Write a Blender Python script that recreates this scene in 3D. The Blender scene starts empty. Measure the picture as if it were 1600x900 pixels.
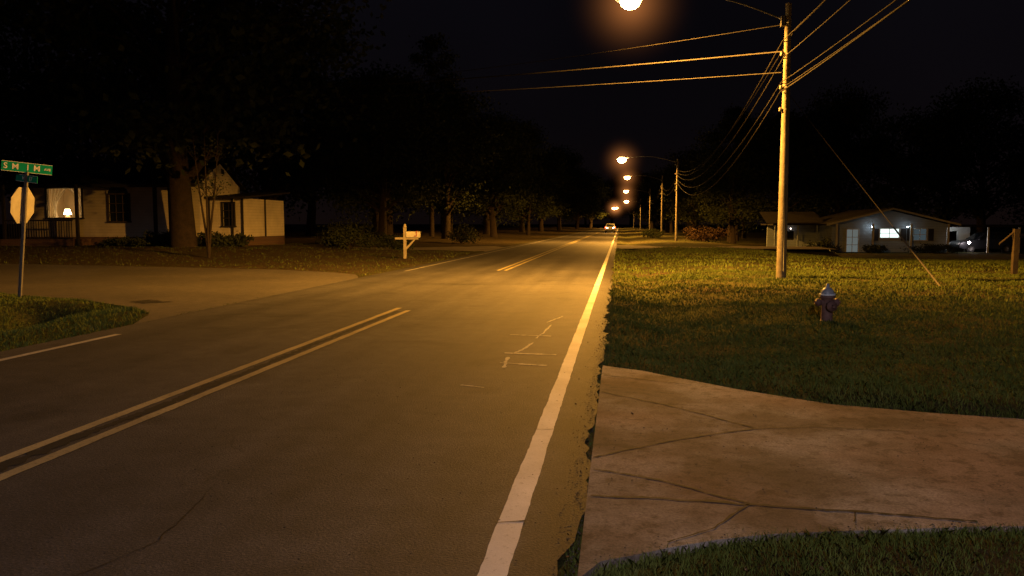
import bpy, math, random
import numpy as np
random.seed(7); rng=np.random.default_rng(7)
sc=bpy.context.scene
R=math.radians

# ---------------------------------------------------------------- materials
def newmat(name):
    m=bpy.data.materials.new(name); m.use_nodes=True
    nt=m.node_tree; b=nt.nodes['Principled BSDF']
    return m,nt,b
def noise(nt,scale,detail=4,rough=.6,vec=None):
    n=nt.nodes.new('ShaderNodeTexNoise'); n.inputs['Scale'].default_value=scale
    n.inputs['Detail'].default_value=detail; n.inputs['Roughness'].default_value=rough
    if vec is not None: nt.links.new(vec,n.inputs['Vector'])
    return n.outputs['Fac']
def ramp(nt,fac,stops):
    r=nt.nodes.new('ShaderNodeValToRGB'); e=r.color_ramp.elements
    e[0].position=stops[0][0]; e[0].color=(*stops[0][1],1)
    e[1].position=stops[-1][0]; e[1].color=(*stops[-1][1],1)
    for p,c in stops[1:-1]:
        k=e.new(p); k.color=(*c,1)
    nt.links.new(fac,r.inputs['Fac']); return r.outputs['Color']
def math_n(nt,op,a,b=None,clamp=False):
    n=nt.nodes.new('ShaderNodeMath'); n.operation=op; n.use_clamp=clamp
    for i,v in enumerate((a,b)):
        if v is None: continue
        if isinstance(v,(int,float)): n.inputs[i].default_value=v
        else: nt.links.new(v,n.inputs[i])
    return n.outputs[0]
def mix(nt,f,a,b,mode='MIX'):
    m=nt.nodes.new('ShaderNodeMix'); m.data_type='RGBA'; m.blend_type=mode
    for s,v in ((m.inputs[0],f),(m.inputs[6],a),(m.inputs[7],b)):
        if isinstance(v,(int,float)): s.default_value=v
        elif isinstance(v,tuple): s.default_value=(*v,1)
        else: nt.links.new(v,s)
    return m.outputs[2]
def bump(nt,b,h,strength=.3,dist=.02):
    n=nt.nodes.new('ShaderNodeBump'); n.inputs['Strength'].default_value=strength
    n.inputs['Distance'].default_value=dist
    nt.links.new(h,n.inputs['Height']); nt.links.new(n.outputs[0],b.inputs['Normal'])
def objco(nt): return nt.nodes.new('ShaderNodeTexCoord').outputs['Object']
def M(name,c1,c2=None,scale=8,rough=.8,metal=0,bs=.2,bd=.01,spec=.3):
    m,nt,b=newmat(name); co=objco(nt)
    if c2 is None: c2=tuple(x*.75 for x in c1)
    f=noise(nt,scale,5,.65,co)
    nt.links.new(ramp(nt,f,[(.32,c2),(.68,c1)]),b.inputs['Base Color'])
    b.inputs['Roughness'].default_value=rough; b.inputs['Metallic'].default_value=metal
    b.inputs['Specular IOR Level'].default_value=spec
    bump(nt,b,noise(nt,scale*6,3,.6,co),bs,bd)
    return m
def emis(name,c,s):
    m=bpy.data.materials.new(name); m.use_nodes=True; nt=m.node_tree; nt.nodes.clear()
    e=nt.nodes.new('ShaderNodeEmission'); e.inputs[0].default_value=(*c,1); e.inputs[1].default_value=s
    o=nt.nodes.new('ShaderNodeOutputMaterial'); nt.links.new(e.outputs[0],o.inputs[0]); return m

def asphalt(name,lo,hi,lanes=True):
    m,nt,b=newmat(name); co=objco(nt)
    big=ramp(nt,noise(nt,.35,5,.6,co),[(.3,lo),(.7,hi)])
    fine=ramp(nt,noise(nt,60,3,.75,co),[(.3,(.35,.35,.35)),(.52,(.95,.95,.95)),(.75,(2.1,2.1,2.1))])
    c=mix(nt,1.0,big,fine,'MULTIPLY')
    mid=ramp(nt,noise(nt,4,6,.7,co),[(.3,(.66,.66,.67)),(.7,(1.22,1.22,1.22))])
    c=mix(nt,1.0,c,mid,'MULTIPLY')
    if lanes:
        mp=nt.nodes.new('ShaderNodeMapping'); mp.inputs['Scale'].default_value=(1.1,.03,1)
        nt.links.new(co,mp.inputs[0])
        st=ramp(nt,noise(nt,1.6,3,.5,mp.outputs[0]),[(.35,(.72,.72,.72)),(.65,(1.18,1.18,1.18))])
        c=mix(nt,1.0,c,st,'MULTIPLY')
        sp=nt.nodes.new('ShaderNodeSeparateXYZ'); nt.links.new(co,sp.inputs[0])
        xx=math_n(nt,'ADD',sp.outputs[0],math_n(nt,'MULTIPLY',math_n(nt,'SUBTRACT',noise(nt,2.2,4,.6,co),.5),.25))
        xx=math_n(nt,'MULTIPLY',math_n(nt,'ADD',xx,.55),3.0,True)
        c=mix(nt,1.0,c,ramp(nt,xx,[(.1,(1,1,1)),(.75,(.48,.45,.42))]),'MULTIPLY')
        pt=ramp(nt,noise(nt,1.1,2,.4,co),[(.60,(1,1,1)),(.68,(.70,.70,.70))])
        c=mix(nt,1.0,c,pt,'MULTIPLY')
    wv=nt.nodes.new('ShaderNodeVectorMath'); wv.operation='ADD'
    nz=nt.nodes.new('ShaderNodeTexNoise'); nz.inputs['Scale'].default_value=1.3; nt.links.new(co,nz.inputs['Vector'])
    nt.links.new(co,wv.inputs[0]); nt.links.new(nz.outputs['Color'],wv.inputs[1])
    v=nt.nodes.new('ShaderNodeTexVoronoi'); v.feature='DISTANCE_TO_EDGE'; v.inputs['Scale'].default_value=.33
    nt.links.new(wv.outputs[0],v.inputs['Vector'])
    ck=ramp(nt,v.outputs['Distance'],[(.0,(1,1,1)),(.004,(0,0,0))])
    msk=ramp(nt,noise(nt,.5,2,.5,co),[(.52,(0,0,0)),(.64,(.6,.6,.6))])
    ck=mix(nt,1.0,ck,msk,'MULTIPLY')
    c=mix(nt,ck,c,(.015,.014,.013))
    nt.links.new(c,b.inputs['Base Color']); b.inputs['Roughness'].default_value=.72
    b.inputs['Specular IOR Level'].default_value=.4
    bump(nt,b,noise(nt,70,3,.7,co),.7,.012)
    return m
def paint(name,c,under,wear=.5):
    m,nt,b=newmat(name); co=objco(nt)
    f=ramp(nt,noise(nt,30,6,.85,co),[(wear-.12,(0,0,0)),(wear+.06,(1,1,1))])
    dirt=ramp(nt,noise(nt,1.5,4,.6,co),[(.3,tuple(x*.62 for x in c)),(.7,c)])
    nt.links.new(mix(nt,f,under,dirt),b.inputs['Base Color'])
    b.inputs['Roughness'].default_value=.65
    bump(nt,b,noise(nt,70,3,.7,co),.4,.006)
    return m
def siding(name,c,pitch=.16):
    m,nt,b=newmat(name); co=objco(nt)
    sp=nt.nodes.new('ShaderNodeSeparateXYZ'); nt.links.new(co,sp.inputs[0])
    fr=math_n(nt,'FRACT',math_n(nt,'MULTIPLY',sp.outputs[2],1/pitch))
    lap=ramp(nt,fr,[(0,(.6,.6,.6)),(.12,(1,1,1))])
    base=ramp(nt,noise(nt,1.2,5,.6,co),[(.3,tuple(x*.75 for x in c)),(.7,c)])
    nt.links.new(mix(nt,1.0,base,lap,'MULTIPLY'),b.inputs['Base Color']); b.inputs['Roughness'].default_value=.7
    bump(nt,b,math_n(nt,'SUBTRACT',1.0,fr),.4,.02)
    return m
def brick(name,c1,c2,mo):
    m,nt,b=newmat(name); co=objco(nt)
    mp=nt.nodes.new('ShaderNodeMapping'); mp.inputs['Rotation'].default_value=(R(90),0,0); nt.links.new(co,mp.inputs[0])
    t=nt.nodes.new('ShaderNodeTexBrick'); t.inputs['Scale'].default_value=1
    t.inputs['Brick Width'].default_value=.22; t.inputs['Row Height'].default_value=.075; t.inputs['Mortar Size'].default_value=.008
    t.inputs['Color1'].default_value=(*c1,1); t.inputs['Color2'].default_value=(*c2,1); t.inputs['Mortar'].default_value=(*mo,1)
    nt.links.new(mp.outputs[0],t.inputs['Vector']); nt.links.new(t.outputs['Color'],b.inputs['Base Color']); b.inputs['Roughness'].default_value=.9
    return m

ASPH_C=(.04,.039,.040)
m_asph=asphalt('asphalt',(.040,.039,.042),(.068,.066,.069))
m_asph2=asphalt('asphalt_side',(.07,.064,.058),(.11,.10,.088),False)
m_white=paint('white_paint',(.70,.69,.70),ASPH_C,.38)
m_white_old=paint('worn_white_paint',(.42,.41,.40),ASPH_C,.44)
m_mark=paint('faded_marking',(.50,.48,.46),ASPH_C,.48)
m_yel=paint('yellow_paint',(.38,.325,.18),ASPH_C,.42)
m_tar=M('tar',(.02,.019,.018),scale=12,rough=.8)

def concrete():
    m,nt,b=newmat('concrete'); co=objco(nt)
    a=ramp(nt,noise(nt,.75,7,.6,co),[(.38,(.085,.070,.062)),(.46,(.14,.12,.108)),(.53,(.24,.225,.215)),(.63,(.34,.33,.325))])
    red=ramp(nt,noise(nt,.6,3,.5,co),[(.43,(1,1,1)),(.6,(.74,.57,.50))])
    c=mix(nt,1.0,a,red,'MULTIPLY')
    fine=ramp(nt,noise(nt,75,3,.7,co),[(.3,(.55,.55,.55)),(.72,(1.3,1.3,1.3))])
    c=mix(nt,1.0,c,fine,'MULTIPLY')
    sp=ramp(nt,noise(nt,9,4,.7,co),[(.36,(.45,.43,.40)),(.49,(1,1,1))])
    c=mix(nt,.85,c,sp,'MULTIPLY')
    nt.links.new(c,b.inputs['Base Color']); b.inputs['Roughness'].default_value=.88
    bump(nt,b,noise(nt,45,4,.7,co),.6,.01); return m
m_conc=concrete()
m_conc2=M('pale_concrete',(.22,.19,.15),(.11,.09,.075),.8,.9)

def ground():
    m,nt,b=newmat('grass_ground'); co=objco(nt)
    a=ramp(nt,noise(nt,.7,6,.65,co),[(.3,(.035,.035,.014)),(.5,(.06,.066,.022)),(.72,(.085,.082,.035))])
    s=ramp(nt,noise(nt,.3,5,.6,co),[(.46,(0,0,0)),(.64,(1,1,1))])
    c=mix(nt,s,a,(.075,.058,.036))
    sp=nt.nodes.new('ShaderNodeSeparateXYZ'); nt.links.new(co,sp.inputs[0])
    lf=math_n(nt,'MULTIPLY',math_n(nt,'MULTIPLY',math_n(nt,'SUBTRACT',sp.outputs[1],22.0),.3,True),math_n(nt,'MULTIPLY',math_n(nt,'ADD',sp.outputs[0],7.0),-.5,True))
    c=mix(nt,math_n(nt,'MULTIPLY',lf,.75),c,(.075,.055,.035))
    fine=ramp(nt,noise(nt,24,5,.85,co),[(.3,(.35,.35,.35)),(.7,(1.45,1.45,1.45))])
    c=mix(nt,1.0,c,fine,'MULTIPLY')
    nt.links.new(c,b.inputs['Base Color']); b.inputs['Roughness'].default_value=1; b.inputs['Specular IOR Level'].default_value=.05
    bump(nt,b,noise(nt,18,5,.8,co),.9,.08); return m
m_ground=ground()
def leafm(name,stops,sc=3):
    m,nt,b=newmat(name); co=objco(nt)
    nt.links.new(ramp(nt,noise(nt,sc,5,.8,co),stops),b.inputs['Base Color'])
    b.inputs['Roughness'].default_value=.85; b.inputs['Specular IOR Level'].default_value=.08
    return m
m_blade=leafm('grass_blades',[(.3,(.05,.070,.016)),(.5,(.09,.125,.028)),(.72,(.15,.165,.05))],2.2)
m_leaf=leafm('foliage',[(.3,(.020,.028,.012)),(.7,(.05,.06,.024))],1.2)
m_dry=leafm('dry_leaves',[(.3,(.05,.033,.016)),(.7,(.12,.085,.045))],20)
m_bark=M('bark',(.05,.036,.028),(.025,.019,.015),6,.95,0,.8,.05)
m_wood=M('weathered_pole_wood',(.21,.185,.145),(.11,.095,.075),3,.9,0,.5,.02)
m_post=M('painted_post_wood',(.40,.36,.28),(.28,.25,.19),4,.8,0,.3,.01)
m_fence=M('old_fence_wood',(.07,.055,.04),(.04,.032,.025),4,.95,0,.5,.02)
m_galv=M('galvanised_steel',(.16,.155,.15),(.11,.11,.11),10,.7,.1)
m_alu=M('aluminium_sheet',(.46,.45,.41),(.34,.33,.31),5,.6,.1)
m_wire=M('wire',(.026,.023,.021),(.018,.017,.016),5,.8,0,.2,.01,.1)
m_dark=M('dark_metal',(.04,.04,.04),scale=5,rough=.5)
m_cream=siding('cream_siding',(.66,.60,.48))
m_grey=siding('blue_grey_siding',(.32,.38,.43),.2)
m_trim=M('white_trim',(.6,.58,.52),(.48,.46,.4),3,.6)
m_shingle=M('roof_shingles',(.035,.032,.030),(.016,.015,.015),9,.95,0,.6,.02,.05)
m_brick=brick('red_brick',(.13,.06,.04),(.09,.045,.032),(.15,.13,.11))
m_glass,nt,b=newmat('dark_glass'); b.inputs['Base Color'].default_value=(.01,.012,.015,1); b.inputs['Roughness'].default_value=.08
m_shut=M('dark_shutter',(.03,.028,.028),scale=5,rough=.6)
m_room=M('interior_wall',(.5,.38,.22),(.4,.32,.2),2,.9)
m_green=M('sign_green',(.0,.30,.19),(.0,.25,.16),3,.4)
m_signw=M('sign_white',(.8,.8,.78),(.7,.7,.68),3,.4)
m_red=M('sign_red',(.35,.02,.02),scale=3,rough=.4)
m_hyd=M('hydrant_paint',(.17,.10,.09),(.10,.06,.057),14,.65,0,.3,.004)
m_hydtop=M('hydrant_silver_paint',(.34,.40,.48),(.2,.24,.30),14,.45,.1)
m_hydband=M('hydrant_reflective_band',(.7,.8,.9),(.5,.6,.7),14,.4)
m_yguard=M('guy_guard',(.10,.09,.07),scale=4,rough=.7)
m_mail=M('mailbox_enamel',(.62,.60,.52),(.48,.46,.4),5,.5)
m_tire=M('tyre',(.02,.02,.02),scale=10,rough=.9)
m_carp=M('car_paint',(.16,.165,.17),(.14,.145,.15),2,.3,.5)
m_carw=M('car_paint_dark',(.03,.032,.04),(.025,.026,.03),2,.35,.3)
SOD=(1,.425,.052)
m_lens=emis('sodium_lens',(1,.62,.22),150)
m_lens_far=emis('sodium_lens_far',(1,.5,.14),60)
m_lens_near=emis('added_lamp_lens',(1,.85,.85),130)
m_tail=emis('tail_light',(1,.05,.02),40); m_head=emis('reversing_light',(1,.85,.6),60)
m_winlit=emis('lit_window_cool',(.82,1,.94),1.5); m_porch=emis('porch_bulb',(.85,.95,1),130)
m_shade=emis('lampshade_glow',(1,.66,.3),22)
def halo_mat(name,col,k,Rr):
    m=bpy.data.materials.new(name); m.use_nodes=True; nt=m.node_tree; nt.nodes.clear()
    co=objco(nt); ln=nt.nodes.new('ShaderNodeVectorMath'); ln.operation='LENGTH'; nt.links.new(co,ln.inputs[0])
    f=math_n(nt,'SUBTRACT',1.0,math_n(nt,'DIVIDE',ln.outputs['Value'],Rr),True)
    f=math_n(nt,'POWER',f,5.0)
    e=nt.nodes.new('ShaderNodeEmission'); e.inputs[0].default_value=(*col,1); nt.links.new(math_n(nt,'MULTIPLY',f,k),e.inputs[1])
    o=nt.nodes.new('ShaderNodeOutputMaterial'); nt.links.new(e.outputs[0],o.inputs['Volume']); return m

# ---------------------------------------------------------------- builder
class MB:
    def __init__(s): s.v=[];s.f=[];s.m=[];s.sm=[]
    def add(s,vs,fs,m=0,smooth=False):
        o=len(s.v); s.v+=[tuple(map(float,p)) for p in vs]
        for f in fs: s.f.append(tuple(i+o for i in f)); s.m.append(m); s.sm.append(smooth)
    def box(s,x0,x1,y0,y1,z0,z1,m=0):
        vs=[(x,y,z) for z in(z0,z1) for y in(y0,y1) for x in(x0,x1)]
        s.add(vs,[(0,2,3,1),(4,5,7,6),(0,1,5,4),(2,6,7,3),(0,4,6,2),(1,3,7,5)],m)
    def quad(s,a,b,c,d,m=0): s.add([a,b,c,d],[(0,1,2,3)],m)
    def tube(s,pts,rs,n=10,m=0,caps=True,smooth=True):
        pts=[np.array(p,float) for p in pts]
        if not hasattr(rs,'__len__'): rs=[rs]*len(pts)
        vs=[]
        for i,p in enumerate(pts):
            d=pts[min(i+1,len(pts)-1)]-pts[max(i-1,0)]; d/=np.linalg.norm(d)+1e-9
            up=np.array([0,0,1.]) if abs(d[2])<.9 else np.array([1.,0,0])
            a=np.cross(d,up); a/=np.linalg.norm(a); bb=np.cross(a,d)
            for k in range(n):
                t=2*math.pi*k/n; vs.append(p+rs[i]*(math.cos(t)*a+math.sin(t)*bb))
        fs=[(i*n+k,i*n+(k+1)%n,(i+1)*n+(k+1)%n,(i+1)*n+k) for i in range(len(pts)-1) for k in range(n)]
        if caps: fs+= [tuple(range(n)),tuple((len(pts)-1)*n+k for k in reversed(range(n)))]
        s.add(vs,fs,m,smooth)
    def lathe(s,c,prof,n=20,m=0,sx=1,sy=1,smooth=True):
        vs=[];
        for r,z in prof:
            for k in range(n):
                t=2*math.pi*k/n; vs.append((c[0]+r*sx*math.cos(t),c[1]+r*sy*math.sin(t),c[2]+z))
        L=len(prof)
        fs=[(i*n+k,i*n+(k+1)%n,(i+1)*n+(k+1)%n,(i+1)*n+k) for i in range(L-1) for k in range(n)]
        fs+=[tuple(reversed(range(n))),tuple((L-1)*n+k for k in range(n))]
        s.add(vs,fs,m,smooth)
    def prism(s,poly,x0,x1,m=0):
        n=len(poly); vs=[(x0,y,z) for y,z in poly]+[(x1,y,z) for y,z in poly]
        fs=[tuple(range(n)),tuple(reversed(range(n,2*n)))]+[(i,i+n,(i+1)%n+n,(i+1)%n) for i in range(n)]
        s.add(vs,fs,m)
    def leaves(s,P,size,m=0,asp=.6):
        n=len(P); a=rng.normal(size=(n,3)); a/=np.linalg.norm(a,axis=1)[:,None]
        b=rng.normal(size=(n,3)); b=np.cross(a,b); b/=np.linalg.norm(b,axis=1)[:,None]
        sz=(size*rng.uniform(.6,1.4,n))[:,None]
        V=np.stack([P-a*sz,P+b*sz*asp,P+a*sz,P-b*sz*asp],1).reshape(-1,3)
        s.add(V.tolist(),[(4*i,4*i+1,4*i+2,4*i+3) for i in range(n)],m)
    def build(s,name,mats,parent=None,loc=None,rot=None):
        me=bpy.data.meshes.new(name); me.from_pydata(s.v,[],s.f)
        for mt in mats: me.materials.append(mt)
        me.polygons.foreach_set('material_index',s.m); me.polygons.foreach_set('use_smooth',s.sm); me.update()
        return link(name,me,parent,loc,rot)
def link(name,me,parent=None,loc=None,rot=None):
    o=bpy.data.objects.new(name,me); sc.collection.objects.link(o)
    if parent: o.parent=parent
    if loc is not None: o.location=loc
    if rot is not None: o.rotation_euler=rot
    return o
def empty(name,loc=(0,0,0),rot=(0,0,0)): return link(name,None,None,loc,rot)

# ---------------------------------------------------------------- terrain
def ss(t): t=np.clip(t,0,1); return t*t*(3-2*t)
NX=[-80,-40,-20,-13.9,-11,-9.3,-8.3,-7.7]; NY=[20.5,18.6,17.2,16.2,15.1,14.0,13.0,11.6]
FX=[-80,-60,-24.7,-15.5,-12,-9.5,-8.2,-7.7]; FY=[33,32,28.8,27.2,26.4,25.2,24.0,22.6]
HX=[-.2,.25,.7,1.12,1.86,3.27,6,40]; HY=[8.8,8.55,8.1,7.7,7.14,6.8,6.7,6.7]
LX=[-.2,-.07,.27,.77,2.1,5,40]; LY=[3.3,3.63,3.82,4.07,4.34,4.4,4.4]
def pave_d(x,y):
    road=np.maximum(x+.2,-7.7-x)
    side=np.maximum.reduce([np.interp(x,NX,NY)-y,y-np.interp(x,FX,FY),x+7.7])
    dr=np.maximum.reduce([np.interp(x,LX,LY)-y,y-np.interp(x,HX,HY),-.2-x])
    d2=np.maximum.reduce([47-y,y-55-.0*x,x+7.7,-30-x])
    d3=np.maximum.reduce([53-y,y-59,-.2-x,x-14])
    return np.minimum.reduce([road,side,dr,d2,d3])
def terrain(x,y):
    x=np.asarray(x,float); y=np.asarray(y,float)
    z=.03*np.sin(x*1.7+y*.6)*np.sin(y*1.1-x*.4)+.015*np.sin(x*3.9+2)*np.sin(y*3.1)
    r=(x>-.2)
    z=z+np.where(r,-.10*np.exp(-((x-.8)/.55)**2)*ss((y-10)/4)+.10*ss((x-1.2)/2.5),0)
    z=z+.03*(x>-.2)*(y<9)
    z=z-.8*ss((y-26)/32)*ss((x-6)/9)
    z=z+.42*ss((-x-10)/12)*ss((y-28)/10)
    z=z-.6*np.exp(-((x+10.7+.25*np.sin(y))/.85)**2)*ss((14.6-y)/.8)*ss((y-4)/2)
    z=z+.05*np.exp(-((x+8.6)/.5)**2)*(y<13)
    d=pave_d(x,y)
    return -.03+(z+.03)*ss(d/.4+.25)*(d>0)
def axis(a,b,step,far):
    c=list(np.arange(a,b+1e-6,step)); s=step; v=b
    while v<far: s*=1.25; v+=s; c.append(v)
    s=step; v=a
    while v>-far: s*=1.25; v-=s; c.insert(0,v)
    return np.array(c)
xs=axis(-26,14,.16,2500); ys=axis(-2,34,.16,2500)
X,Y=np.meshgrid(xs,ys); Z=terrain(X,Y)
nx,ny=len(xs),len(ys)
V=np.stack([X,Y,Z],-1).reshape(-1,3)
I=(np.arange(ny-1)[:,None]*nx+np.arange(nx-1)[None,:]).ravel()
F=np.stack([I,I+1,I+1+nx,I+nx],1)
me=bpy.data.meshes.new('ground'); me.from_pydata(V.tolist(),[],F.tolist()); me.materials.append(m_ground)
me.polygons.foreach_set('use_smooth',[True]*len(F)); me.update(); link('ground',me)

# road
b=MB(); yy=list(np.arange(-60,-2,2))+list(np.arange(-2,30,.12))+list(np.arange(30,1400,8))
vs=[];w=0
for y in yy:
    w=w*.8+random.gauss(0,.022); k=1 if -2<y<30 else 0
    vs+=[(-7.7,y,0),(-.2+k*w,y,0)]
b.add(vs,[(2*i,2*i+1,2*i+3,2*i+2) for i in range(len(yy)-1)])
b.build('asphalt_road',[m_asph])
b=MB(); xx=[-80,-60,-40,-30,-24.7,-20,-17,-15.5,-13.9,-12,-11,-10,-9.3,-8.8,-8.3,-8,-7.7]; vs=[]
for x in xx: vs+=[(x,float(np.interp(x,NX,NY)),0),(x,float(np.interp(x,FX,FY)),0)]
b.add(vs,[(2*i,2*i+2,2*i+3,2*i+1) for i in range(len(xx)-1)]); b.build('side_street',[m_asph2])
b=MB(); b.add([(-7.7,45,0),(-7.7,58,0),(-11,55,0),(-30,55,.05),(-30,47,.05),(-11,47.5,0)],[(0,1,2,3,4,5)]); b.build('side_driveway',[m_conc2])
b=MB(); b.add([(-.2,51.5,.0),(2,53,.0),(14,53,-.02),(14,59,-.02),(2,59,0),(-.2,61,0)],[(0,1,2,3,4,5)]); b.build('dirt_driveway',[m_conc2])
b=MB(); xx=sorted(set([-.17,-.07,.1,.27,.5,.77,1.12,1.5,1.86,2.1,2.6,3.27,4,5,6,10,20,40])); top=[];bot=[]
for x in xx:
    j=random.gauss(0,.015)
    bot.append((x,float(np.interp(x,LX,LY))+j,.022)); top.append((x,float(np.interp(x,HX,HY))+random.gauss(0,.015),.022))
n=len(xx); vs=bot+top+[(p[0],p[1],-.1) for p in bot]+[(p[0],p[1],-.1) for p in top]
fs=[(i,i+1,n+i+1,n+i) for i in range(n-1)]+[(i,2*n+i,2*n+i+1,i+1) for i in range(n-1)]+[(n+i,n+i+1,3*n+i+1,3*n+i) for i in range(n-1)]+[(0,n,3*n,2*n)]
b.add(vs,fs); b.build('concrete_driveway',[m_conc])
def strip(b,pts,w,z,m=0,jag=0):
    P=[]
    for (x0,y0),(x1,y1) in zip(pts[:-1],pts[1:]):
        k=max(1,int(math.hypot(x1-x0,y1-y0)/.05)) if jag else 1
        for i in range(k): P.append((x0+(x1-x0)*i/k,y0+(y1-y0)*i/k))
    P.append(pts[-1]); vs=[];wx=0
    for i,p in enumerate(P):
        q=P[min(i+1,len(P)-1)]; o=P[max(i-1,0)]; dx,dy=q[0]-o[0],q[1]-o[1]; l=math.hypot(dx,dy) or 1
        nx_,ny_=-dy/l,dx/l; wx=wx*.9+random.gauss(0,jag); ww=w*(1+random.uniform(-.6,.6)*(1 if jag else 0))/2
        vs+=[(p[0]+nx_*(wx-ww),p[1]+ny_*(wx-ww),z),(p[0]+nx_*(wx+ww),p[1]+ny_*(wx+ww),z)]
    b.add(vs,[(2*i,2*i+2,2*i+3,2*i+1) for i in range(len(P)-1)],m)
b=MB()
for pl,w in [([(-.15,7.38),(.4,6.9),(1.05,6.17)],.016),([(1.05,6.17),(.4,5.75),(-.15,5.25)],.016),([(-.15,5.0),(.3,4.8),(.735,4.47)],.016),
          ([(.735,4.47),(.5,4.1),(.267,3.86)],.014),([(-.15,4.49),(.3,4.5),(.735,4.47),(1.3,4.43),(1.9,4.37)],.024),([(-.15,8.2),(.3,8.0),(.71,7.8)],.014),
          ([(1.05,6.17),(1.5,6.3),(2.2,6.25)],.010),([(1.3,4.43),(1.25,4.28)],.010),([(3.3,4.4),(3.35,6.75)],.014)]:
    strip(b,pl,w,.0265,0,.005)
b.build('concrete_cracks',[m_tar])
# markings
b=MB()
def seg(b,x,y0,y1,w,m,st=3.0):
    y=y0
    while y<y1:
        t=min(y+st,y1); b.quad((x-w/2,y,.005),(x+w/2,y,.005),(x+w/2,t,.005),(x-w/2,t,.005),m); y=t
def seg_rag(b,x,y0,y1,w,m):
    vs=[];y=y0;e0=e1=0
    while y<y1:
        e0=e0*.6+random.gauss(0,.0022); e1=e1*.6+random.gauss(0,.0022); vs+=[(x-w/2+e0,y,.005),(x+w/2+e1,y,.005)]; y+=.06
    b.add(vs,[(2*i,2*i+1,2*i+3,2*i+2) for i in range(len(vs)//2-1)],m)
seg_rag(b,-.56,-2,16,.135,0); seg(b,-.56,16,700,.135,0,20); seg(b,-.56,-40,-2,.135,0,20)
seg(b,-7.2,-40,10.5,.11,1,20); seg(b,-7.2,26,700,.10,1,20)
seg_rag(b,-3.86,-2,14.2,.10,2); seg_rag(b,-4.15,-2,14.6,.10,2)
seg(b,-3.88,26.8,700,.11,2,20); seg(b,-4.13,26.8,700,.11,2,20)
for pl,w in [([(-1.27,8.6),(-1.30,9.3)],.04),([(-1.27,9.6),(-1.15,10.5)],.034),([(-1.14,10.9),(-1.06,12.4)],.028),
             ([(-1.55,11.2),(-.95,11.15)],.06),([(-1.4,9.6),(-.75,9.55)],.06),([(-1.35,8.9),(-.8,8.8)],.05),([(-1.55,7.6),(-1.3,7.5)],.025),([(-1.15,12.7),(-.95,13.6)],.025)]:
    strip(b,pl,w,.005,3,.005)
strip(b,[(-.64,4.05),(-.48,4.1)],.014,.0085,4,.002); strip(b,[(-.64,6.0),(-.48,6.02)],.01,.0085,4,.002)
b.build('road_markings',[m_white,m_white_old,m_yel,m_mark,m_tar])
b=MB(); strip(b,[(-9.2,14.9),(-9.9,15.3)],.5,.005,0,.03); strip(b,[(-2.5,-2),(-2.7,2.2),(-2.3,3.6),(-2.45,4.4)],.006,.005,0,.008)
strip(b,[(-7.6,12.6),(-5,13.1),(-2,12.9),(-.6,13.2)],.012,.005,0,.01); strip(b,[(-4.005,-4),(-4.005,14)],.10,.004,0,.006)
strip(b,[(-7.6,21),(-4,20.6),(-.4,20.9)],.03,.0045,0,.01)
b.build('tar_patches',[m_tar])

# gravel & litter
b=MB(); P=[]
for i in range(2600): P.append((-.19+random.gauss(.0,.06),random.uniform(2.2,16),.010))
for i in range(900):
    x=random.uniform(-.1,6); s=random.random()<.5
    y=float(np.interp(x,LX,LY) if s else np.interp(x,HX,HY))+random.gauss(0,.06); P.append((x,y,.028))
for i in range(350): P.append((random.uniform(-.1,4),random.uniform(4.3,7),.028))
for i in range(300): P.append((random.uniform(-3.3,-.3),random.uniform(2,9),.008))
for p in P:
    r=random.uniform(.002,.008); q=[(p[0]+r*random.uniform(.6,1.2)*a,p[1]+r*random.uniform(.6,1.2)*c,p[2]+r*.7*d) for a,c,d in((1,0,0),(0,1,0),(-1,0,0),(0,-1,0),(0,0,1))]
    b.add(q,[(0,1,4),(1,2,4),(2,3,4),(3,0,4)],0)
b.build('gravel',[M('stones',(.09,.078,.066),(.04,.036,.032),40,.9)])
b=MB(); n=550
lx=rng.uniform(-.15,7,n); ly=rng.uniform(2.6,16,n); k=(pave_d(lx,ly)>0)|(rng.uniform(0,1,n)<.12); lx,ly=lx[k],ly[k]; lz=np.where(pave_d(lx,ly)<0,.03,terrain(lx,ly)+.03)
b.leaves(np.stack([lx,ly,lz],1),.014,0); n=260
lx=rng.normal(-.2,.08,n); ly=rng.uniform(2.6,14,n); b.leaves(np.stack([lx,ly,np.full(n,.015)],1),.010,0)
b.build('fallen_leaves',[m_dry])

# grass blades
def blades(x,y,h,w):
    n=len(x); z=terrain(x,y); th=rng.uniform(0,2*math.pi,n); ln=rng.normal(0,.55,n)*h; l2=rng.normal(0,.55,n)*h
    hh=h*rng.uniform(.4,1.25,n); dx=np.cos(th)*w/2; dy=np.sin(th)*w/2
    a=np.stack([x-dx,y-dy,z-.01],1); c=np.stack([x+dx,y+dy,z-.01],1)
    m1=np.stack([x+ln*.4-dx*.7,y+l2*.4-dy*.7,z+hh*.6],1); m2=np.stack([x+ln*.4+dx*.7,y+l2*.4+dy*.7,z+hh*.6],1)
    t=np.stack([x+ln,y+l2,z+hh],1)
    return np.stack([a,c,m2,t,m1],1).reshape(-1,3)
VV=[]
def patchy(x,y): return .5+.5*np.sin(x*1.9+1.3*np.sin(y*1.2))*np.sin(y*1.6+np.sin(x*2.3))
def region(x0,x1,y0,y1,dens,h,w,edge=0.0):
    n=int((x1-x0)*(y1-y0)*dens); x=rng.uniform(x0,x1,n); y=rng.uniform(y0,y1,n)
    d=pave_d(x,y); k=d>edge+rng.uniform(-.06,.04,n); x,y=x[k],y[k]
    p=patchy(x,y)*.5+patchy(x*2.7+5,y*2.7)*.3+patchy(x*7+1,y*6)*.2
    k=rng.uniform(0,1,len(x))<.25+.85*p; x,y,p=x[k],y[k],p[k]
    VV.append(blades(x,y,h*(.5+.9*p),w))
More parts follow.
